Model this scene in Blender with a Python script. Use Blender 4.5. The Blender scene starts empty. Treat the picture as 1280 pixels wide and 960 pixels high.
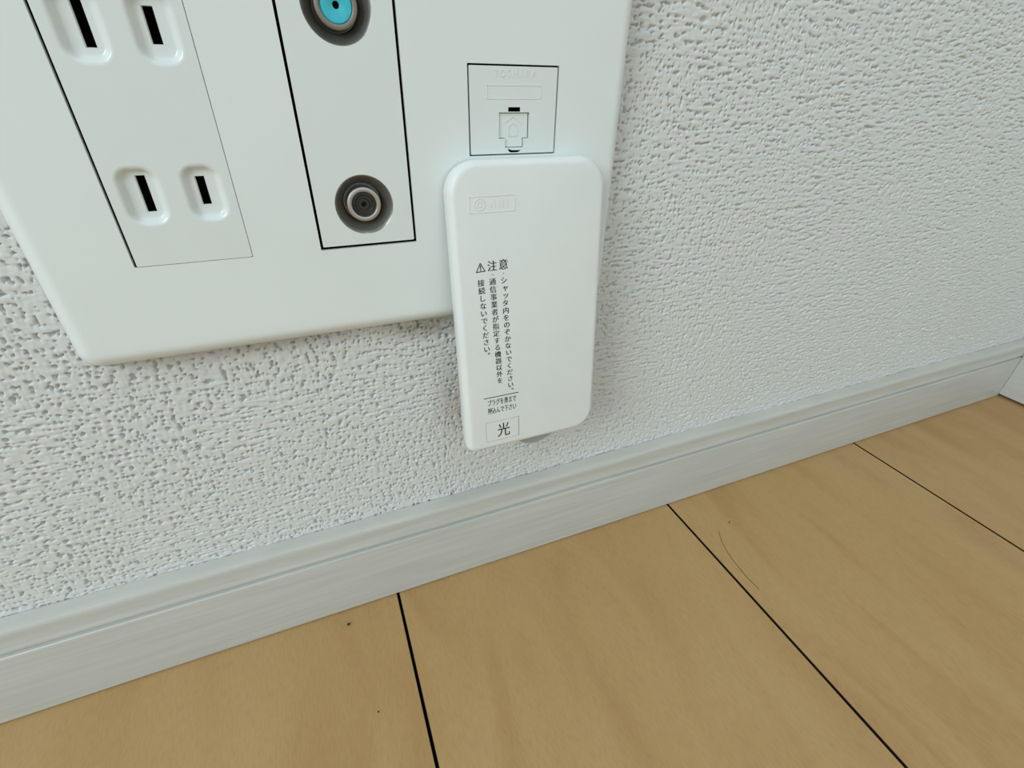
import bpy, bmesh, math, random
import numpy as np
from mathutils import Matrix, Vector

scene = bpy.context.scene
COL = scene.collection
random.seed(7)
MM = 0.001

# ------------------------------------------------------------------ camera
R = [[0.9264385821576988, -0.37616086016747813, 0.01464789294389339],
     [-0.1887473311324256, -0.49782453033550556, -0.8464899184199537],
     [0.3257084562611467, 0.7814561691318946, -0.5322032104804371]]
CAM = (-0.0012488320915871164, -0.1570086555561628, 0.20697413060405848)
cd = bpy.data.cameras.new('camera')
cam = bpy.data.objects.new('camera', cd)
COL.objects.link(cam)
cd.sensor_width = 36.0
cd.lens = 597.7244 / 1280 * 36.0
cd.clip_start = 0.002
cd.clip_end = 50
cam.matrix_world = Matrix(((R[0][0], -R[1][0], -R[2][0], CAM[0]),
                           (R[0][1], -R[1][1], -R[2][1], CAM[1]),
                           (R[0][2], -R[1][2], -R[2][2], CAM[2]),
                           (0, 0, 0, 1)))
scene.camera = cam

# ------------------------------------------------------------------ light
world = bpy.data.worlds.new('room_light')
scene.world = world
world.use_nodes = True
bg = world.node_tree.nodes['Background']
bg.inputs['Color'].default_value = (0.86, 0.965, 1.05, 1)
bg.inputs['Strength'].default_value = 0.79

def area(name, loc, target, size, size_y, power, col):
    d = bpy.data.lights.new(name, 'AREA')
    d.shape = 'RECTANGLE'
    d.size = size
    d.size_y = size_y
    d.energy = power
    d.color = col
    o = bpy.data.objects.new(name, d)
    COL.objects.link(o)
    o.location = loc
    o.rotation_euler = (Vector(target) - Vector(loc)).to_track_quat('-Z', 'Y').to_euler()
    return o

area('window_daylight', (-1.7, -1.15, 1.25), (0.1, 0, 0.1), 0.9, 1.0, 26, (0.87, 0.98, 1.05))
area('overhead_fill', (0.5, -1.0, 2.3), (0.2, 0, 0.1), 0.6, 0.6, 7, (0.92, 0.98, 1.04))  # unseen area light, added for soft light from above

vs = scene.view_settings
vs.view_transform = 'Standard'
vs.look = 'None'
vs.gamma = 1
vs.use_curve_mapping = False
vs.exposure = -0.06

# ------------------------------------------------------------------ helpers
def srgb(r, g, b):
    def c(v):
        v /= 255
        return v / 12.92 if v <= 0.04045 else ((v + 0.055) / 1.055) ** 2.4
    return (c(r), c(g), c(b), 1)

def nd(nt, typ, **kw):
    n = nt.nodes.new(typ)
    for k, v in kw.items():
        if k.startswith('i_'):
            n.inputs[k[2:].replace('_', ' ')].default_value = v
        else:
            setattr(n, k, v)
    return n

def mat(name, col, rough=0.5, metal=0.0, spec=0.5, noise=0.0, nscale=60, bump=0.0, bscale=900, sss=0.0):
    m = bpy.data.materials.new(name)
    m.use_nodes = True
    nt = m.node_tree
    b = nt.nodes['Principled BSDF']
    b.inputs['Base Color'].default_value = col
    b.inputs['Roughness'].default_value = rough
    b.inputs['Metallic'].default_value = metal
    b.inputs['Specular IOR Level'].default_value = spec
    tc = nd(nt, 'ShaderNodeTexCoord')
    if noise:
        n = nd(nt, 'ShaderNodeTexNoise', i_Scale=nscale, i_Detail=5.0)
        nt.links.new(tc.outputs['Object'], n.inputs['Vector'])
        r = nd(nt, 'ShaderNodeMapRange', i_From_Min=0.3, i_From_Max=0.7, i_To_Min=1 - noise, i_To_Max=1 + noise * 0.3)
        nt.links.new(n.outputs['Fac'], r.inputs['Value'])
        mx = nd(nt, 'ShaderNodeVectorMath', operation='SCALE')
        mx.inputs[0].default_value = col[:3]
        nt.links.new(r.outputs['Result'], mx.inputs['Scale'])
        nt.links.new(mx.outputs['Vector'], b.inputs['Base Color'])
    if bump:
        n = nd(nt, 'ShaderNodeTexNoise', i_Scale=bscale, i_Detail=3.0)
        nt.links.new(tc.outputs['Object'], n.inputs['Vector'])
        bp = nd(nt, 'ShaderNodeBump', i_Strength=bump, i_Distance=0.0002)
        nt.links.new(n.outputs['Fac'], bp.inputs['Height'])
        nt.links.new(bp.outputs['Normal'], b.inputs['Normal'])
    return m

M = {}
M['plate'] = mat('glossy_white_plate_plastic', srgb(226, 233, 229), 0.28, noise=0.02, nscale=40)
M['module'] = mat('white_module_plastic', srgb(222, 229, 225), 0.16, noise=0.02, nscale=50)
M['cover'] = mat('matte_white_cover_plastic', srgb(226, 230, 225), 0.42, noise=0.035, nscale=55, bump=0.06, bscale=2500)
M['black'] = mat('black_void', srgb(9, 10, 10), 0.7, spec=0.1)
M['ink'] = mat('black_ink', srgb(28, 34, 32), 0.7, spec=0.2)
M['greyink'] = mat('grey_ink', srgb(128, 134, 131), 0.7, spec=0.2)
M['dish'] = mat('grey_metal_dish', srgb(138, 137, 129), 0.28, metal=0.7, noise=0.1, nscale=300)
M['nickel'] = mat('nickel_ring', srgb(196, 195, 190), 0.32, metal=0.9)
M['darknickel'] = mat('dull_nickel_ring', srgb(140, 134, 124), 0.45, metal=0.6)
M['teal'] = mat('teal_insulator', srgb(60, 190, 205), 0.5, noise=0.08, nscale=900)
M['core'] = mat('dark_steel_core', srgb(64, 64, 60), 0.4, metal=0.5, noise=0.3, nscale=1500)
M['tab'] = mat('grey_translucent_tab', srgb(150, 155, 152), 0.35)
M['hair'] = mat('brown_hair', srgb(96, 62, 36), 0.5)
M['crumb'] = mat('dark_crumb', srgb(38, 30, 24), 0.8)
M['groove'] = mat('dark_stained_groove', srgb(34, 24, 18), 0.8, spec=0.1)
M['sub'] = mat('dark_subfloor', srgb(30, 20, 14), 0.9, spec=0.1)

def mesh_obj(name, verts, faces, m, parent=None, smooth=None):
    me = bpy.data.meshes.new(name)
    me.from_pydata([tuple(v) for v in verts], [], faces)
    me.validate()
    bm = bmesh.new()
    bm.from_mesh(me)
    bmesh.ops.recalc_face_normals(bm, faces=bm.faces[:])
    bm.to_mesh(me)
    bm.free()
    return finish(name, me, m, parent, smooth)

def finish(name, me, m, parent=None, smooth=None):
    me.name = name
    me.materials.clear()
    me.materials.append(m)
    if smooth is not None:
        for p in me.polygons:
            p.use_smooth = True
        me.set_sharp_from_angle(angle=math.radians(smooth))
    o = bpy.data.objects.new(name, me)
    COL.objects.link(o)
    if parent is not None:
        o.parent = parent
    return o

class MB:
    """collects lofts, caps and boxes into one mesh"""
    def __init__(self):
        self.v = []
        self.f = []
    def add(self, vs, fs):
        k = len(self.v)
        self.v += [tuple(v) for v in vs]
        self.f += [tuple(i + k for i in f) for f in fs]
    def loft(self, rings, cap0=False, cap1=False):
        n = len(rings[0])
        vs = [p for r in rings for p in r]
        fs = []
        for a in range(len(rings) - 1):
            for i in range(n):
                j = (i + 1) % n
                fs.append((a * n + i, a * n + j, (a + 1) * n + j, (a + 1) * n + i))
        if cap0:
            fs.append(tuple(range(n)))
        if cap1:
            fs.append(tuple((len(rings) - 1) * n + i for i in range(n)))
        self.add(vs, fs)
    def flat(self, outer, holes, fn):
        """planar fill of a 2D outline with holes; fn maps (a, b) to 3D"""
        cu = bpy.data.curves.new('outline', 'CURVE')
        cu.dimensions = '2D'
        cu.fill_mode = 'BOTH'
        for loop in [outer] + holes:
            s = cu.splines.new('POLY')
            s.points.add(len(loop) - 1)
            for q, p in zip(s.points, loop):
                q.co = (p[0] * 1000, p[1] * 1000, 0, 1)
            s.use_cyclic_u = True
        o = bpy.data.objects.new('outline', cu)
        COL.objects.link(o)
        dg = bpy.context.evaluated_depsgraph_get()
        me = bpy.data.meshes.new_from_object(o.evaluated_get(dg))
        self.add([fn(v.co.x / 1000, v.co.y / 1000) for v in me.vertices], [tuple(p.vertices) for p in me.polygons])
        bpy.data.objects.remove(o)
        bpy.data.curves.remove(cu)
        bpy.data.meshes.remove(me)
    def build(self, name, m, parent=None, smooth=None, weld=True):
        me = bpy.data.meshes.new(name)
        me.from_pydata(self.v, [], self.f)
        bm = bmesh.new()
        bm.from_mesh(me)
        if weld:
            bmesh.ops.remove_doubles(bm, verts=bm.verts[:], dist=2e-6)
        bmesh.ops.recalc_face_normals(bm, faces=bm.faces[:])
        bm.to_mesh(me)
        bm.free()
        return finish(name, me, m, parent, smooth)

def rrect(x0, x1, z0, z1, r, n=8):
    """rounded rectangle, r one radius or (bl, br, tr, tl); millimetres to metres"""
    if not isinstance(r, (tuple, list)):
        r = (r,) * 4
    pts = []
    cs = [(x0, z0, 180, r[0], 1, 1), (x1, z0, 270, r[1], -1, 1), (x1, z1, 0, r[2], -1, -1), (x0, z1, 90, r[3], 1, -1)]
    for cx, cz, a0, rr, sx, sz in cs:
        for i in range(n + 1):
            a = math.radians(a0 + 90 * i / n)
            pts.append(((cx + sx * rr + rr * math.cos(a)) * MM, (cz + sz * rr + rr * math.sin(a)) * MM))
    return pts

def circ(cx, cz, r, n=48):
    return [((cx + r * math.cos(2 * math.pi * i / n)) * MM, (cz + r * math.sin(2 * math.pi * i / n)) * MM) for i in range(n)]

def at_y(loop, y):
    return [(p[0], y * MM, p[1]) for p in loop]

def empty(name, loc):
    o = bpy.data.objects.new(name, None)
    o.empty_display_size = 0.01
    o.location = loc
    COL.objects.link(o)
    return o

def tag(o, label=None, cat=None, group=None, kind=None):
    if label: o['label'] = label
    if cat: o['category'] = cat
    if group: o['group'] = group
    if kind: o['kind'] = kind
    return o

CORNER_X = 0.4915
FINE = (-0.150, CORNER_X, 0.036, 0.256)          # stretch of wall modelled thread by thread

# ------------------------------------------------------------------ materials of the setting
def wallpaper_material():
    m = bpy.data.materials.new('woven_vinyl_wallpaper')
    m.use_nodes = True
    nt = m.node_tree
    L = nt.links.new
    b = nt.nodes['Principled BSDF']
    b.inputs['Roughness'].default_value = 0.65
    b.inputs['Specular IOR Level'].default_value = 0.18
    tc = nd(nt, 'ShaderNodeTexCoord')
    # mottled off-white
    n = nd(nt, 'ShaderNodeTexNoise', i_Scale=14.0, i_Detail=3.0)
    L(tc.outputs['Object'], n.inputs['Vector'])
    ramp = nd(nt, 'ShaderNodeMix', data_type='RGBA')
    ramp.inputs['A'].default_value = srgb(212, 213, 207)
    ramp.inputs['B'].default_value = srgb(213, 216, 213)
    L(n.outputs['Fac'], ramp.inputs['Factor'])
    # brown grime plus painted-in shadow under the plate's lower edge, beside the cover
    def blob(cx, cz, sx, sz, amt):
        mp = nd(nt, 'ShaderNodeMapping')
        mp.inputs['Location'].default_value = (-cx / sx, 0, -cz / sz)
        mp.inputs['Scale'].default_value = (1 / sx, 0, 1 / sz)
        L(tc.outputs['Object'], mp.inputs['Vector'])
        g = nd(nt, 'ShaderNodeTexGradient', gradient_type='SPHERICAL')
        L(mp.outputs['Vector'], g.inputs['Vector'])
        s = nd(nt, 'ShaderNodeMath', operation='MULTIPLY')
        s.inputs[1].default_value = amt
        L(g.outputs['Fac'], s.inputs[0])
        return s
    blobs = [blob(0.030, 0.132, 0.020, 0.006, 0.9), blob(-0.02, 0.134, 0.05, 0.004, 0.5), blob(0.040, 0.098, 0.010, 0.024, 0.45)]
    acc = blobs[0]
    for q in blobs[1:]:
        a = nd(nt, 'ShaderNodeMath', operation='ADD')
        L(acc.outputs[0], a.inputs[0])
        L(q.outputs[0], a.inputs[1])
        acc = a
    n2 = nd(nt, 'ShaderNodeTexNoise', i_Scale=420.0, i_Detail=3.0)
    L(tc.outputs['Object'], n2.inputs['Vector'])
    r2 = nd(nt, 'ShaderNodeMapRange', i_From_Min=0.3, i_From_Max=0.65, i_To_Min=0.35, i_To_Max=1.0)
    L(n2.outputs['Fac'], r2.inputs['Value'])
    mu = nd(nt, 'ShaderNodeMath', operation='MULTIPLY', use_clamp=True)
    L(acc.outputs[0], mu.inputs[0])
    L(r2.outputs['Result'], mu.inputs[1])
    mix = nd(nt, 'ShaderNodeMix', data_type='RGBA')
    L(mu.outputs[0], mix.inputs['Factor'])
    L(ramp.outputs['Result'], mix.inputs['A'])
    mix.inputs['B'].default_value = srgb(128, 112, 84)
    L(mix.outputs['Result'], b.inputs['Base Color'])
    # the weave goes on as fine relief where the wall is no longer modelled thread by thread
    def mth(op, a, c, clamp=False):
        q = nd(nt, 'ShaderNodeMath', operation=op, use_clamp=clamp)
        for k, v in enumerate((a, c)):
            if isinstance(v, (int, float)):
                q.inputs[k].default_value = v
            else:
                L(v, q.inputs[k])
        return q.outputs[0]
    sp = nd(nt, 'ShaderNodeSeparateXYZ')
    L(tc.outputs['Object'], sp.inputs[0])
    beyond = mth('ADD', mth('LESS_THAN', sp.outputs['X'], FINE[0] + 0.0004), mth('GREATER_THAN', sp.outputs['Z'], FINE[3] - 0.0007))
    beyond = mth('ADD', beyond, mth('LESS_THAN', sp.outputs['Y'], -0.004), True)
    al = mth('SUBTRACT', sp.outputs['X'], sp.outputs['Y'])
    def weave(sx, sz):
        cb = nd(nt, 'ShaderNodeCombineXYZ')
        L(mth('MULTIPLY', al, sx), cb.inputs['X'])
        L(mth('MULTIPLY', sp.outputs['Z'], sz), cb.inputs['Z'])
        t = nd(nt, 'ShaderNodeTexNoise', i_Scale=1.0, i_Detail=1.0)
        L(cb.outputs[0], t.inputs['Vector'])
        return t.outputs['Fac']
    h = mth('ADD', mth('MULTIPLY', weave(230, 800), 0.6), mth('MULTIPLY', weave(700, 300), 0.4))
    h2 = mth('ADD', mth('MULTIPLY', weave(650, 900), 0.5), mth('MULTIPLY', h, 0.5))
    rr = nd(nt, 'ShaderNodeMapRange', i_From_Min=0.36, i_From_Max=0.47)
    L(h2, rr.inputs['Value'])
    hh = mth('ADD', mth('MULTIPLY', rr.outputs['Result'], 0.75), mth('MULTIPLY', h, 0.5))
    bp = nd(nt, 'ShaderNodeBump', i_Distance=0.0010)
    L(mth('MULTIPLY', beyond, 0.85), bp.inputs['Strength'])
    L(hh, bp.inputs['Height'])
    L(bp.outputs['Normal'], b.inputs['Normal'])
    return m

def baseboard_material():
    m = bpy.data.materials.new('grey_white_printed_baseboard')
    m.use_nodes = True
    nt = m.node_tree
    L = nt.links.new
    b = nt.nodes['Principled BSDF']
    b.inputs['Roughness'].default_value = 0.36
    tc = nd(nt, 'ShaderNodeTexCoord')
    sp = nd(nt, 'ShaderNodeSeparateXYZ')
    L(tc.outputs['Object'], sp.inputs[0])
    al = nd(nt, 'ShaderNodeMath', operation='SUBTRACT')
    L(sp.outputs['X'], al.inputs[0])
    L(sp.outputs['Y'], al.inputs[1])
    cb = nd(nt, 'ShaderNodeCombineXYZ')
    L(al.outputs[0], cb.inputs['X'])
    L(sp.outputs['Z'], cb.inputs['Z'])
    mp = nd(nt, 'ShaderNodeMapping')
    mp.inputs['Scale'].default_value = (18, 160, 420)
    L(cb.outputs[0], mp.inputs['Vector'])
    n = nd(nt, 'ShaderNodeTexNoise', i_Scale=1.0, i_Detail=4.0)
    L(mp.outputs['Vector'], n.inputs['Vector'])
    mr = nd(nt, 'ShaderNodeMapRange', i_From_Min=0.3, i_From_Max=0.7)
    L(n.outputs['Fac'], mr.inputs['Value'])
    mix = nd(nt, 'ShaderNodeMix', data_type='RGBA')
    L(mr.outputs['Result'], mix.inputs['Factor'])
    mix.inputs['A'].default_value = srgb(186, 186, 178)
    mix.inputs['B'].default_value = srgb(200, 200, 192)
    L(mix.outputs['Result'], b.inputs['Base Color'])
    return m

def wood_material():
    m = bpy.data.materials.new('maple_plank_floor')
    m.use_nodes = True
    nt = m.node_tree
    L = nt.links.new
    b = nt.nodes['Principled BSDF']
    b.inputs['Roughness'].default_value = 0.42
    b.inputs['Specular IOR Level'].default_value = 0.35
    tc = nd(nt, 'ShaderNodeTexCoord')
    oi = nd(nt, 'ShaderNodeObjectInfo')
    off = nd(nt, 'ShaderNodeVectorMath', operation='ADD')
    sc = nd(nt, 'ShaderNodeVectorMath', operation='SCALE')
    sc.inputs[0].default_value = (3.1, 7.7, 1.3)
    L(oi.outputs['Random'], sc.inputs['Scale'])
    L(tc.outputs['Object'], off.inputs[0])
    L(sc.outputs['Vector'], off.inputs[1])
    mp = nd(nt, 'ShaderNodeMapping')
    mp.inputs['Scale'].default_value = (26, 7, 10)
    L(off.outputs['Vector'], mp.inputs['Vector'])
    n = nd(nt, 'ShaderNodeTexNoise', i_Scale=1.0, i_Detail=5.0, i_Distortion=1.6)
    L(mp.outputs['Vector'], n.inputs['Vector'])
    cr = nd(nt, 'ShaderNodeValToRGB')
    e = cr.color_ramp.elements
    e[0].position = 0.28
    e[0].color = srgb(170, 134, 86)
    e[1].position = 0.72
    e[1].color = srgb(183, 150, 101)
    k = cr.color_ramp.elements.new(0.5)
    k.color = srgb(180, 146, 96)
    L(n.outputs['Fac'], cr.inputs['Fac'])
    # fine pores along the plank
    mp2 = nd(nt, 'ShaderNodeMapping')
    mp2.inputs['Scale'].default_value = (1500, 260, 900)
    L(off.outputs['Vector'], mp2.inputs['Vector'])
    n2 = nd(nt, 'ShaderNodeTexNoise', i_Scale=1.0, i_Detail=2.0)
    L(mp2.outputs['Vector'], n2.inputs['Vector'])
    mr = nd(nt, 'ShaderNodeMapRange', i_From_Min=0.25, i_From_Max=0.6, i_To_Min=0.90, i_To_Max=1.02)
    L(n2.outputs['Fac'], mr.inputs['Value'])
    sc2 = nd(nt, 'ShaderNodeVectorMath', operation='SCALE')
    L(cr.outputs['Color'], sc2.inputs[0])
    L(mr.outputs['Result'], sc2.inputs['Scale'])
    L(sc2.outputs['Vector'], b.inputs['Base Color'])
    return m

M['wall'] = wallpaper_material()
M['base'] = baseboard_material()
M['wood'] = wood_material()

# ------------------------------------------------------------------ wall_back: woven relief as real geometry

def build_wall():
    rng = np.random.default_rng(11)
    step = 0.00031
    X0, X1, Z0, Z1 = FINE
    nx = int((X1 - X0) / step)
    nz = int((Z1 - Z0) / step)
    fx = np.fft.fftfreq(nx, step)[:, None]
    fz = np.fft.fftfreq(nz, step)[None, :]
    def noise(lx, lz, hp=None):
        w = np.fft.fft2(rng.standard_normal((nx, nz)))
        g = np.exp(-2 * (math.pi ** 2) * ((fx * lx) ** 2 + (fz * lz) ** 2))
        if hp:
            g = g * (1 - np.exp(-2 * (math.pi ** 2) * ((fx * hp) ** 2 + (fz * hp) ** 2)))
        a = np.real(np.fft.ifft2(w * g))
        return a / a.std()
    A = noise(0.0013, 0.00032, 0.0013)          # threads running along the wall
    B = noise(0.00033, 0.0009, 0.0013)          # threads running up the wall
    D1 = noise(0.00036, 0.00023, 0.0013)
    D2 = noise(0.00023, 0.00034, 0.0013)
    patch = noise(0.012, 0.008)                 # areas where one thread direction shows more
    w1 = np.clip(0.5 + 0.35 * patch, 0.1, 0.9)
    D = np.where(patch > 0, D1, D2)
    weave = A * (0.55 + 0.45 * w1) + B * (0.8 - 0.5 * w1)
    q = D * 0.8 - weave * 0.75
    p = np.clip((q - 1.15) / 0.55, 0, 1)        # narrow pits where the threads part
    pits = np.clip(0.5 - weave * 0.22, 0, 1) * 0.00030 + p * 0.00110
    slow = noise(0.02, 0.02) * 0.00003
    H = pits + slow
    H = H - min(0.0, float(H.min()))
    H[:1] = 0
    H[:, -1:] = 0
    xs = X0 + step * np.arange(nx)
    zs = Z0 + step * np.arange(nz)
    xs[-1] = X1
    # thin the columns out where the wall recedes
    keep = [i for i in range(nx) if xs[i] < 0.20 or i % 2 == 0 or i == nx - 1]
    xs = xs[keep]
    H = H[keep]
    cx = np.concatenate([np.linspace(-1.5, X0 - 0.02, 8), [X0 - 2 * step, X0 - step]])
    cz0 = np.array([-0.004, 0.012])
    cz1 = np.concatenate([[zs[-1] + step, zs[-1] + 2 * step], np.linspace(Z1 + 0.02, 2.3, 8)])
    Xs = np.concatenate([cx, xs])
    Zs = np.concatenate([cz0, zs, cz1])
    H[:1] = 0
    HH = np.zeros((len(Xs), len(Zs)))
    HH[len(cx):, 2:2 + nz] = H
    gx, gz = np.meshgrid(Xs, Zs, indexing='ij')
    co = np.stack([gx, HH, gz], axis=-1).reshape(-1, 3)
    a, c = len(Xs), len(Zs)
    i = np.arange(a - 1)[:, None] * c + np.arange(c - 1)[None, :]
    quads = np.stack([i, i + c, i + c + 1, i + 1], axis=-1).reshape(-1, 4)
    qx, qz = co[quads[:, 0], 0], co[quads[:, 0], 2]
    behind = (qx > -0.064) & (qx < 0.094) & (qz > 0.142) & (qz < 0.25)     # opening for the wiring box
    quads = quads[~behind]
    me = bpy.data.meshes.new('wall_back')
    me.vertices.add(len(co))
    me.vertices.foreach_set('co', co.astype(np.float32).ravel())
    me.loops.add(quads.size)
    me.loops.foreach_set('vertex_index', quads.astype(np.int32).ravel())
    me.polygons.add(len(quads))
    me.polygons.foreach_set('loop_start', np.arange(0, quads.size, 4, dtype=np.int32))
    me.polygons.foreach_set('use_smooth', np.ones(len(quads), dtype=bool))
    me.update(calc_edges=True)
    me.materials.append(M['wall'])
    o = bpy.data.objects.new('wall_back', me)
    COL.objects.link(o)
    tag(o, 'off-white woven-texture wallpapered wall behind the outlet plate', 'wall', kind='structure')
build_wall()

mb = MB()
cx = CORNER_X
mb.add([(cx, 0.002, -0.004), (cx, -1.6, -0.004), (cx, -1.6, 2.3), (cx, 0.002, 2.3),
        (cx + .08, 0.002, -0.004), (cx + .08, -1.6, -0.004), (cx + .08, -1.6, 2.3), (cx + .08, 0.002, 2.3)],
       [(0, 1, 2, 3), (4, 5, 6, 7), (0, 1, 5, 4), (1, 2, 6, 5), (2, 3, 7, 6), (3, 0, 4, 7)])
tag(mb.build('wall_right', M['wall']), 'off-white wallpapered wall meeting the outlet wall at the corner', 'wall', kind='structure')

# ------------------------------------------------------------------ floor and planks
mb = MB()
mb.add([(-1.5, 0.0, -0.006), (cx, 0.0, -0.006), (cx, -1.6, -0.006), (-1.5, -1.6, -0.006),
        (-1.5, 0.0, -0.016), (cx, 0.0, -0.016), (cx, -1.6, -0.016), (-1.5, -1.6, -0.016)],
       [(0, 1, 2, 3), (4, 5, 6, 7), (0, 1, 5, 4), (1, 2, 6, 5), (2, 3, 7, 6), (3, 0, 4, 7)])
floor = mb.build('floor', M['sub'])
tag(floor, 'light maple plank floor with dark narrow joints', 'floor', kind='structure')
PITCH, F0 = 0.15681, 0.003859
def plank(xa, xb):
    g, bv = 0.00042, 0.00028
    y0, y1 = -0.001, -1.6
    ra = [(xa + g + bv, 0), (xa + g, -bv), (xa + g, -0.006), (xb - g, -0.006), (xb - g, -bv), (xb - g - bv, 0)]
    m = MB()
    c = (xa + xb) / 2
    m.loft([[(p[0] - c, y0, p[1]) for p in ra], [(p[0] - c, y1, p[1]) for p in ra]], True, True)
    o = m.build('plank', M['wood'], floor)
    o.data.materials.append(M['groove'])        # stained V-groove along both long edges
    for q in o.data.polygons:
        if q.normal.z < 0.95:
            q.material_index = 1
    o.location = (c, 0, 0)
    return o
first = None
for k in range(-8, 3):
    xa, xb = F0 + PITCH * (k - 1), F0 + PITCH * k
    if first is None:
        first = plank(xa, xb)
    else:
        o = first.copy()
        COL.objects.link(o)
        o.parent = floor
        o.location = ((xa + xb) / 2, 0, 0)
plank(F0 + PITCH * 2, cx)                       # last plank runs under the corner baseboard

# ------------------------------------------------------------------ baseboards (moulded profile, mitred at the corner)
PROFILE = [(0.0, 0.0002), (8.0, 0.0002), (8.0, 33.2), (7.9, 33.7), (7.6, 34.0), (6.9, 34.0), (6.1, 34.1), (6.0, 34.6), (6.9, 35.3), (7.25, 35.6), (7.3, 36.0),
           (7.0, 36.8), (6.7, 38.0), (6.45, 39.8), (6.35, 41.5), (6.4, 43.0), (6.3, 43.9), (5.9, 44.6), (5.2, 45.0), (3.5, 45.25), (0.0, 45.5)]
def baseboard(name, along, label, lift):
    m = MB()
    rings = []
    for end in (0, 1):
        ring = []
        for d, z in PROFILE:
            d, zz = d * MM, z * MM + lift
            if along == 'x':
                ring.append((-1.5 if end == 0 else cx - d - 0.0002, -d, zz))
            else:
                ring.append((cx - d, -1.6 if end == 0 else -d - 0.0002, zz))
        rings.append(ring)
    m.loft(rings, True, True)
    o = m.build(name, M['base'], smooth=28)
    tag(o, label, 'baseboard', kind='structure')
    return o
baseboard('baseboard_back', 'x', 'grey-white moulded baseboard along the wall under the outlet plate', 0.0008)
baseboard('baseboard_right', 'y', 'grey-white moulded baseboard turning away from the corner at far right', 0.0024)

# ------------------------------------------------------------------ wall plate with its modules
plate = empty('outlet_plate', (0.015, 0, 0.199))
tag(plate, 'white three-gang wall plate with power, television and telephone sockets', 'wall plate')
PO = Vector(plate.location)
def sub(o, parent):
    """parent while keeping world coordinates written into the mesh"""
    o.parent = parent
    w = Vector((0, 0, 0))
    q = parent
    while q is not None:
        w += q.location
        q = q.parent
    o.location = -w
    return o

BX0, BX1, BZ0, BZ1 = -69.9, 100.6, 135.2, 263.0     # foot of the plate on the wall
mb = MB()
prof = [(0.0, 0.0, 5.0), (-2.0, 0.9, 5.0), (-4.2, 2.0, 4.6), (-5.8, 3.0, 4.2), (-6.9, 3.9, 3.8), (-7.6, 4.8, 3.2), (-7.95, 5.8, 2.6), (-8.0, 6.8, 2.0)]
rings = []
for y, ins, r in prof:
    rings.append(at_y(rrect(BX0 + ins, BX1 - ins, BZ0 + ins, BZ1 - ins, r, 8), y))
mb.loft(rings)
ins, r = prof[-1][1], prof[-1][2]
face = rrect(BX0 + ins, BX1 - ins, BZ0 + ins, BZ1 - ins, r, 8)
W1 = rrect(-46.0, -17.95, 164.9, 233.1, 0.25, 2)
W2 = rrect(0.0, 28.1, 164.9, 233.1, 0.25, 2)
W3 = rrect(46.0, 74.05, 188.5, 211.5, 0.25, 2)
mb.flat(face, [W1, W2, W3], lambda a, b: (a, -0.008, b))
for w in (W1, W2, W3):
    mb.loft([at_y(w, -8), at_y(w, -6.9)])
sub(mb.build('plate_frame', M['plate'], smooth=35), plate)
# dark wiring box behind the windows
m = MB()
lp = rrect(-60, 90, 146, 246, 2, 3)
m.loft([at_y(lp, -1.0), at_y(lp, 12.0)], False, True)
sub(m.build('wiring_box', M['black']), plate)

def block(face_loop, holes, yf, yb=-6.9):
    """module body: front face with holes and side walls"""
    m = MB()
    m.flat(face_loop, holes, lambda a, b: (a, yf * MM, b))
    m.loft([at_y(face_loop, yf), at_y(face_loop, yb)])
    return m

# --- power module: four recesses with a blade slot each
YF = -7.95
recs = []
for dz in (0.0, 34.0):
    recs.append((-43.3, -33.6, 174.9 + dz, 189.1 + dz, -38.75, -36.9, 178.2 + dz, 186.6 + dz))
    recs.append((-29.6, -20.1, 175.0 + dz, 189.1 + dz, -26.2, -24.3, 179.2 + dz, 185.9 + dz))
holes = [rrect(a, b, c, d, 3.9, 10) for a, b, c, d, *_ in recs]
m = block(rrect(-45.35, -18.1, 165.05, 232.95, 0.3, 2), holes, YF)
power = sub(m.build('power_socket', M['module'], smooth=35), plate)
for (a, b, c, d, s0, s1, s2, s3) in recs:
    m = MB()
    rings = []
    for ins, dep in ((0, 0), (0.35, 0.05), (0.7, 0.2), (1.0, 0.5), (1.25, 0.85), (1.5, 1.15), (1.8, 1.32), (2.15, 1.38)):
        rings.append(at_y(rrect(a + ins, b - ins, c + ins, d - ins, max(0.4, 3.9 - ins * 1.15), 10), YF + dep))
    fl = YF + 1.38
    rings.append(at_y(rrect(s0 - .22, s1 + .12, s2 - .12, s3 + .12, 0.08, 10), fl))
    rings.append(at_y(rrect(s0, s1, s2, s3, 0.05, 10), fl + 0.35))
    m.loft(rings)
    sub(m.build('socket_recess', M['module'], smooth=50), power)
    m = MB()
    q = rrect(s0, s1, s2, s3, 0.05, 3)
    m.loft([at_y(q, fl + 0.36), at_y(q, fl + 5.0)], False, True)
    sub(m.build('blade_slot', M['black']), power)

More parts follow.
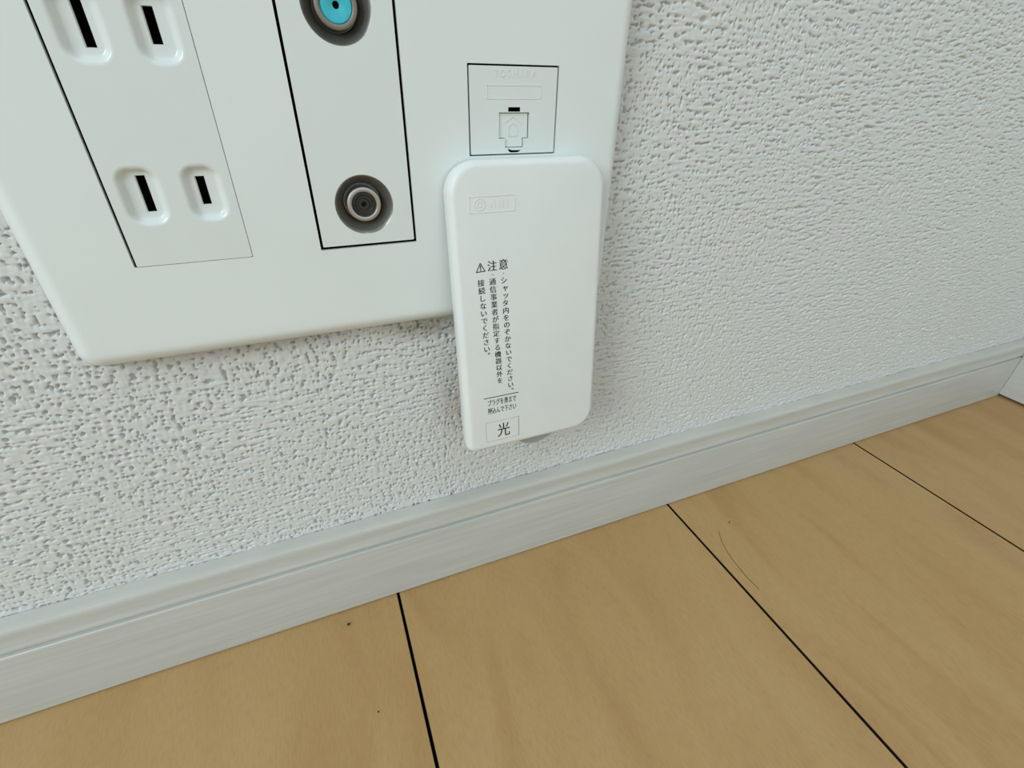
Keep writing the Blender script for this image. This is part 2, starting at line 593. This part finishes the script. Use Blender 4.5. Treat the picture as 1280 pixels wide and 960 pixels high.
# --- television module: two coaxial jacks in round dishes
tvc = [(14.0, 176.7), (14.0, 222.2)]
YT = -7.9
m = block(rrect(0.72, 27.3, 165.75, 232.5, 0.3, 2), [circ(x, z, 8.1) for x, z in tvc], YT)
tv = sub(m.build('television_socket', M['module'], smooth=35), plate)
for idx, (x, z) in enumerate(tvc):
    m = MB()
    m.loft([at_y(circ(x, z, rr), YT + dd) for rr, dd in ((8.1, 0), (7.9, 0.15), (7.3, 1.0), (6.6, 2.1), (5.9, 3.0), (5.5, 3.7), (5.3, 5.6), (4.0, 5.7))], False, True)
    o = sub(m.build('jack_dish', M['dish'], smooth=40), tv)
    ring_m = M['nickel'] if idx == 0 else M['darknickel']
    yo = YT + 0.6 if idx == 0 else YT + 0.4
    ro, ri = (4.75, 3.45) if idx == 0 else (5.0, 3.75)
    m = MB()
    prof_r = [(ro, 5.6), (ro, 0.5), (ro - 0.12, 0.15), (ro - 0.4, 0.0), (ri + 0.25, 0.0), (ri + 0.08, 0.1), (ri, 0.35), (ri, 3.0)]
    m.loft([at_y(circ(x, z, rr), yo + dd) for rr, dd in prof_r])
    sub(m.build('jack_ring', ring_m, smooth=40), tv)
    if idx == 0:
        m = MB()
        m.loft([at_y(circ(x, z, rr), yo + dd) for rr, dd in ((3.45, 0.9), (2.6, 0.75), (2.3, 1.1), (1.7, 1.1), (1.5, 0.7), (0.8, 0.7), (0.5, 1.4), (0.3, 2.4))], False, True)
        o = sub(m.build('jack_core', M['core'], smooth=40), tv)
        o['label'] = 'dark steel jack core'
    else:
        m = MB()
        m.loft([at_y(circ(x, z, rr), yo + dd) for rr, dd in ((3.72, 0.5), (3.5, 0.3), (0.95, 0.3), (0.8, 0.4), (0.78, 3.0))])
        o = sub(m.build('jack_insulator', M['teal'], smooth=40), tv)
        o['label'] = 'teal plastic jack insulator'
        m = MB()
        m.loft([at_y(circ(x, z, rr), yo + dd) for rr, dd in ((0.78, 1.0), (0.3, 1.1))], False, True)
        sub(m.build('jack_pin_hole', M['black']), tv)

# --- telephone module: stepped jack opening with its shutter
YP = -7.92
def poly(pts):
    return [(a * MM, b * MM) for a, b in pts]
jack = poly([(55.3, 199.75), (55.3, 192.95), (57.25, 192.95), (57.25, 190.5), (63.3, 190.5), (63.3, 192.95), (65.0, 192.95), (65.0, 199.75)])
notch = poly([(58.2, 199.95), (61.95, 199.95), (61.95, 201.1), (58.2, 201.1)])
lip = poly([(58.3, 190.3), (58.35, 189.7), (58.7, 189.3), (59.4, 189.15), (61.2, 189.15), (62.0, 189.4), (62.4, 189.75), (61.4, 189.75), (59.6, 189.75), (58.9, 189.95)])
m = block(rrect(46.5, 73.55, 188.85, 211.05, 0.25, 2), [jack, notch, lip], YP)
m.loft([at_y(jack, YP), at_y(jack, YP + 2.0)])
phone = sub(m.build('telephone_socket', M['module'], smooth=35), plate)
m = MB()
jin = poly([(55.5, 199.55), (55.5, 193.1), (57.4, 193.1), (57.4, 190.65), (63.0, 190.65), (63.0, 193.1), (64.6, 193.1), (64.6, 199.55)])
m.flat(jin, [], lambda a, b: (a, (YP + 0.55) * MM, b))
m.loft([at_y(jin, YP + 0.55), at_y(jin, YP + 1.8)])
sub(m.build('jack_shutter', M['module'], smooth=30), phone)
m = MB()
def bar2(p, q, w, y0, y1):
    p, q = Vector(p), Vector(q)
    n = (q - p).normalized()
    n = Vector((-n.y, n.x)) * w / 2
    lp = poly([(p - n)[:], (q - n)[:], (q + n)[:], (p + n)[:]])
    return [at_y(lp, y0), at_y(lp, y1)]
for p, q in (((57.0, 197.0), (59.9, 198.7)), ((59.9, 198.7), (62.8, 197.0)), ((58.5, 196.2), (58.5, 193.6)), ((61.3, 196.2), (61.3, 193.6)), ((58.5, 196.2), (59.9, 197.0)), ((59.9, 197.0), (61.3, 196.2)), ((58.5, 193.6), (61.3, 193.6))):
    m.loft(bar2(p, q, 0.22, YP + 0.56, YP + 0.42), False, True)
sub(m.build('shutter_emblem', M['module'], weld=False), phone)
for name, lp in (('jack_notch', notch), ('jack_lip_gap', lip)):
    m = MB()
    m.loft([at_y(lp, YP + 0.25), at_y(lp, YP + 3.0)], False, True)
    sub(m.build(name, M['black']), phone)
m = MB()
for p, q in (((51.7, 206.5), (68.3, 206.5)), ((68.3, 206.5), (68.3, 203.2)), ((68.3, 203.2), (51.7, 203.2)), ((51.7, 203.2), (51.7, 206.5))):
    m.loft(bar2(p, q, 0.22, YP, YP - 0.10), False, True)
sub(m.build('embossed_frame', M['module'], weld=False), phone)

# --- glyph helper (flat print built from the built-in font)
def glyphs(items, fn, bold=0.0):
    """items: (char, centre_a, centre_b, width, height); fn maps (a, b) mm to 3D; returns one MB"""
    out = MB()
    for ch, ca, cb, w, h in items:
        cu = bpy.data.curves.new('glyph', 'FONT')
        cu.body = ch
        cu.size = 1
        cu.resolution_u = 3
        o = bpy.data.objects.new('glyph', cu)
        COL.objects.link(o)
        dg = bpy.context.evaluated_depsgraph_get()
        me = bpy.data.meshes.new_from_object(o.evaluated_get(dg))
        latin = ord(ch) < 128
        cxg, czg = (0.33, 0.345) if latin else (0.5, 0.385)
        if latin:
            xsn = [v.co.x for v in me.vertices]
            cxg = (min(xsn) + max(xsn)) / 2
        for dx in ((-bold, bold) if bold else (0.0,)):
            out.add([fn(ca + (v.co.x - cxg + dx) * w, cb + (v.co.y - czg) * h) for v in me.vertices], [tuple(p.vertices) for p in me.polygons])
        bpy.data.objects.remove(o)
        bpy.data.curves.remove(cu)
        bpy.data.meshes.remove(me)
    return out

def thicken(mb_, d):
    """give flat glyphs a back copy joined by their boundary: raised lettering"""
    me = bpy.data.meshes.new('t')
    me.from_pydata(mb_.v, [], mb_.f)
    bm = bmesh.new()
    bm.from_mesh(me)
    r = bmesh.ops.extrude_face_region(bm, geom=bm.faces[:])
    for v in [e for e in r['geom'] if isinstance(e, bmesh.types.BMVert)]:
        v.co += Vector(d)
    bm.to_mesh(me)
    out = MB()
    out.add([v.co[:] for v in me.vertices], [tuple(p.vertices) for p in me.polygons])
    bm.free()
    bpy.data.meshes.remove(me)
    return out

word = 'TOSHIBA'
g = glyphs([(c, 54.5 + 1.92 * i, 209.35, 2.2, 2.5) for i, c in enumerate(word)], lambda a, b: (a * MM, YP * MM, b * MM))
sub(thicken(g, (0, -0.00010, 0)).build('embossed_lettering', M['module'], weld=False), phone)

# ------------------------------------------------------------------ optical outlet cover
TILT = math.radians(6.0)
OY, OZ = -15.5, 187.0
cover = empty('optical_outlet_cover', (0.062, -0.012, 0.187))
tag(cover, 'tall white rounded plastic cover with Japanese caution print hanging over the plate edge', 'outlet cover')
ct, st = math.cos(TILT), math.sin(TILT)
def loc(u, v, w=0.0):
    """cover frame in mm: u across, v down along the face, w back into the wall"""
    return (u * MM, (OY - v * st + w * ct) * MM, (OZ - v * ct - w * st) * MM)

def cov_ring(ins, w):
    lp = rrect(36.5 + ins, 89.3 - ins, -97.8 + ins, 1.6 - ins, tuple(max(0.3, q - ins) for q in (3.6, 8.5, 9.5, 9.5)), 12)
    return [loc(a * 1000, -b * 1000, w) for a, b in lp]
mb = MB()
TH = 6.9
mb.loft([cov_ring(1.2, TH), cov_ring(0.5, TH), cov_ring(0.25, 4.5), cov_ring(0.1, 2.6), cov_ring(0.2, 1.9), cov_ring(0.45, 1.25), cov_ring(0.8, 0.75), cov_ring(1.25, 0.35), cov_ring(1.75, 0.1), cov_ring(2.3, 0.0)], True, True)
sub(mb.build('cover_shell', M['cover'], smooth=40), cover)
# connector block that carries the cover on the plate
mb = MB()
lp = rrect(46.5, 78.0, 150.0, 182.0, 1.5, 4)
mb.loft([at_y(lp, -7.9), at_y(lp, -12.0)], True, True)
sub(mb.build('connector_block', M['module']), cover)
# half-moon finger tab under the lower edge
mb = MB()
arc = [(57.0 + 17.2 * (i / 20), 96.6 + 4.2 * math.sin(math.pi * (i / 20) ** 0.8) ** 0.8) for i in range(21)]
pts = arc + [(74.2, 95.5), (57.0, 95.5)]
mb.loft([[loc(a, b, 2.4) for a, b in pts], [loc(a, b, 3.8) for a, b in pts]], True, True)
o = sub(mb.build('finger_tab', M['tab'], smooth=40), cover)
o['label'] = 'grey half-moon finger tab'

PW = -0.03
def pr(a, b):            # a = u, b = -v
    return loc(a, -b, PW)
def col_x(x0, v):
    return x0 + 0.034 * (v - 33.9)
cols = [('シャッタ内をのぞかないでください。', 52.8), ('通信事業者が指定する機器以外を', 48.9), ('接続しないでください。', 45.05)]
for s, x0 in cols:
    items = []
    for i, ch in enumerate(s):
        v = 33.9 + 2.53 * i
        kx, kv = 0.0, 0.0
        if ch == '。':
            kx, kv = 1.3, -1.5
        if ch in 'ャッ':
            kx, kv = 0.3, -0.1
        items.append((ch, col_x(x0, v) + kx, -(v + kv), 2.4, 2.4))
    bold = 0.024
    sub(glyphs(items, pr, bold).build('caution_text', M['ink'], weld=False), cover)
sub(glyphs([('注', 49.0, -28.9, 3.3, 3.5), ('意', 52.8, -28.8, 3.4, 3.5)], pr, 0.022).build('caution_heading', M['ink'], weld=False), cover)

def bar(m, p, q, w, wd=PW):
    p, q = Vector(p), Vector(q)
    n = (q - p).normalized()
    e = n * (w / 2)
    n = Vector((-n.y, n.x)) * w / 2
    m.add([loc(*(c[:]), wd) for c in (p - n - e, q - n + e, q + n + e, p + n - e)], [(0, 1, 2, 3)])
m = MB()
tri = [(45.1, 27.75), (46.55, 30.3), (43.7, 30.4)]
for i in range(3):
    bar(m, tri[i], tri[(i + 1) % 3], 0.28)
bar(m, (45.12, 28.55), (45.14, 29.45), 0.34)
bar(m, (45.14, 29.85), (45.14, 29.95), 0.3)
sub(m.build('warning_triangle', M['ink'], weld=False), cover)
m = MB()
for x, v in ((49.0, 31.75), (52.75, 31.65)):
    bar(m, (x - .1, v), (x + .1, v), 0.3)
sub(m.build('bullet_dots', M['greyink'], weld=False), cover)
m = MB()
bar(m, (43.9, 75.4), (56.9, 75.5), 0.30)
sub(m.build('ruled_line', M['ink'], weld=False), cover)
rows = [('プラグを奥まで', 77.55), ('押込んで下さい', 80.85)]
for s, v in rows:
    items = [(ch, 45.75 + 1.60 * i, -v, 1.62, 2.75) for i, ch in enumerate(s)]
    sub(glyphs(items, pr, 0.022).build('plug_instruction_text', M['ink'], weld=False), cover)
# label framing the character for light
m = MB()
q = [(43.95, 85.6), (56.9, 85.6), (56.85, 93.8), (43.9, 93.8)]
for i in range(4):
    bar(m, q[i], q[(i + 1) % 4], 0.10 if i != 1 else 0.2, PW + 0.01)
sub(m.build('label_border', M['greyink'], weld=False), cover)
sub(glyphs([('光', 50.8, -89.7, 5.3, 6.2)], pr, 0.008).build('light_character', M['ink'], weld=False), cover)
# faint embossed logo panel
m = MB()
fr = [(42.7, 8.35), (57.1, 8.35), (57.2, 12.85), (42.7, 12.85)]
for i in range(4):
    p, q2 = Vector(fr[i]), Vector(fr[(i + 1) % 4])
    n = (q2 - p).normalized()
    n = Vector((-n.y, n.x)) * 0.13
    ring = [(p - n)[:], (q2 - n)[:], (q2 + n)[:], (p + n)[:]]
    m.loft([[loc(a, b, 0.02) for a, b in ring], [loc(a, b, -0.1) for a, b in ring]], False, True)
for ra, rb in ((1.75, 1.5), (0.85, 0.6)):
    rings = []
    for rr, w in ((ra, 0.02), (ra, -0.1), (rb, -0.1), (rb, 0.02)):
        rings.append([loc(45.9 + rr * math.cos(2 * math.pi * i / 24), 10.6 + rr * math.sin(2 * math.pi * i / 24), w) for i in range(24)])
    m.loft(rings)
for x, v0, v1 in ((49.4, 10.2, 11.6), (50.6, 9.6, 11.6), (52.0, 9.6, 11.6), (53.2, 9.6, 11.6), (54.6, 9.6, 11.6)):
    ring = [(x - .25, v0), (x + .25, v0), (x + .25, v1), (x - .25, v1)]
    m.loft([[loc(a, b, 0.02) for a, b in ring], [loc(a, b, -0.08) for a, b in ring]], False, True)
sub(m.build('embossed_logo_panel', M['cover'], weld=False), cover)

# ------------------------------------------------------------------ small things lying about
def lump(name, loc_, s, m, label, seed):
    rnd = random.Random(seed)
    bm = bmesh.new()
    bmesh.ops.create_icosphere(bm, subdivisions=2, radius=1)
    for v in bm.verts:
        v.co *= 0.75 + 0.5 * rnd.random()
        v.co = Vector((v.co.x * s[0], v.co.y * s[1], v.co.z * s[2]))
    zmin = min(v.co.z for v in bm.verts)
    for v in bm.verts:
        v.co.z -= zmin
    me = bpy.data.meshes.new(name)
    bm.to_mesh(me)
    bm.free()
    o = finish(name, me, m)
    o.location = loc_
    tag(o, label, 'crumb')
    return o
lump('crumb', (-0.0196, -0.0154, 0.0), (0.0006, 0.0005, 0.0005), M['crumb'], 'tiny dark crumb on the floor left of the first plank joint by the baseboard', 3)
lump('crumb', (-0.0128, -0.0560, 0.0), (0.0003, 0.0003, 0.0002), M['crumb'], 'minute dark speck left of the first plank joint, nearer the picture bottom', 5)
lump('crumb', (0.1845, -0.0318, 0.0), (0.0004, 0.0004, 0.0003), M['crumb'], 'minute dark speck above the fallen hair on the right floor plank', 8)

mb = MB()
path = [Vector((x * MM, y * MM, 0.00012)) for x, y in ((174.5, -34.5), (171.0, -40.5), (168.6, -48.0), (167.4, -56.0), (166.9, -63.0), (167.2, -70.0))]
rings = []
for i, p in enumerate(path):
    t = (path[min(i + 1, len(path) - 1)] - path[max(i - 1, 0)]).normalized()
    n = Vector((-t.y, t.x, 0))
    rr = 0.00010
    rings.append([tuple(p + n * rr * math.cos(a) + Vector((0, 0, rr * math.sin(a)))) for a in [k * math.pi / 3 for k in range(6)]])
mb.loft(rings, True, True)
hair = mb.build('hair', M['hair'], smooth=60)
tag(hair, 'short curved brown hair lying on the floor plank', 'hair')
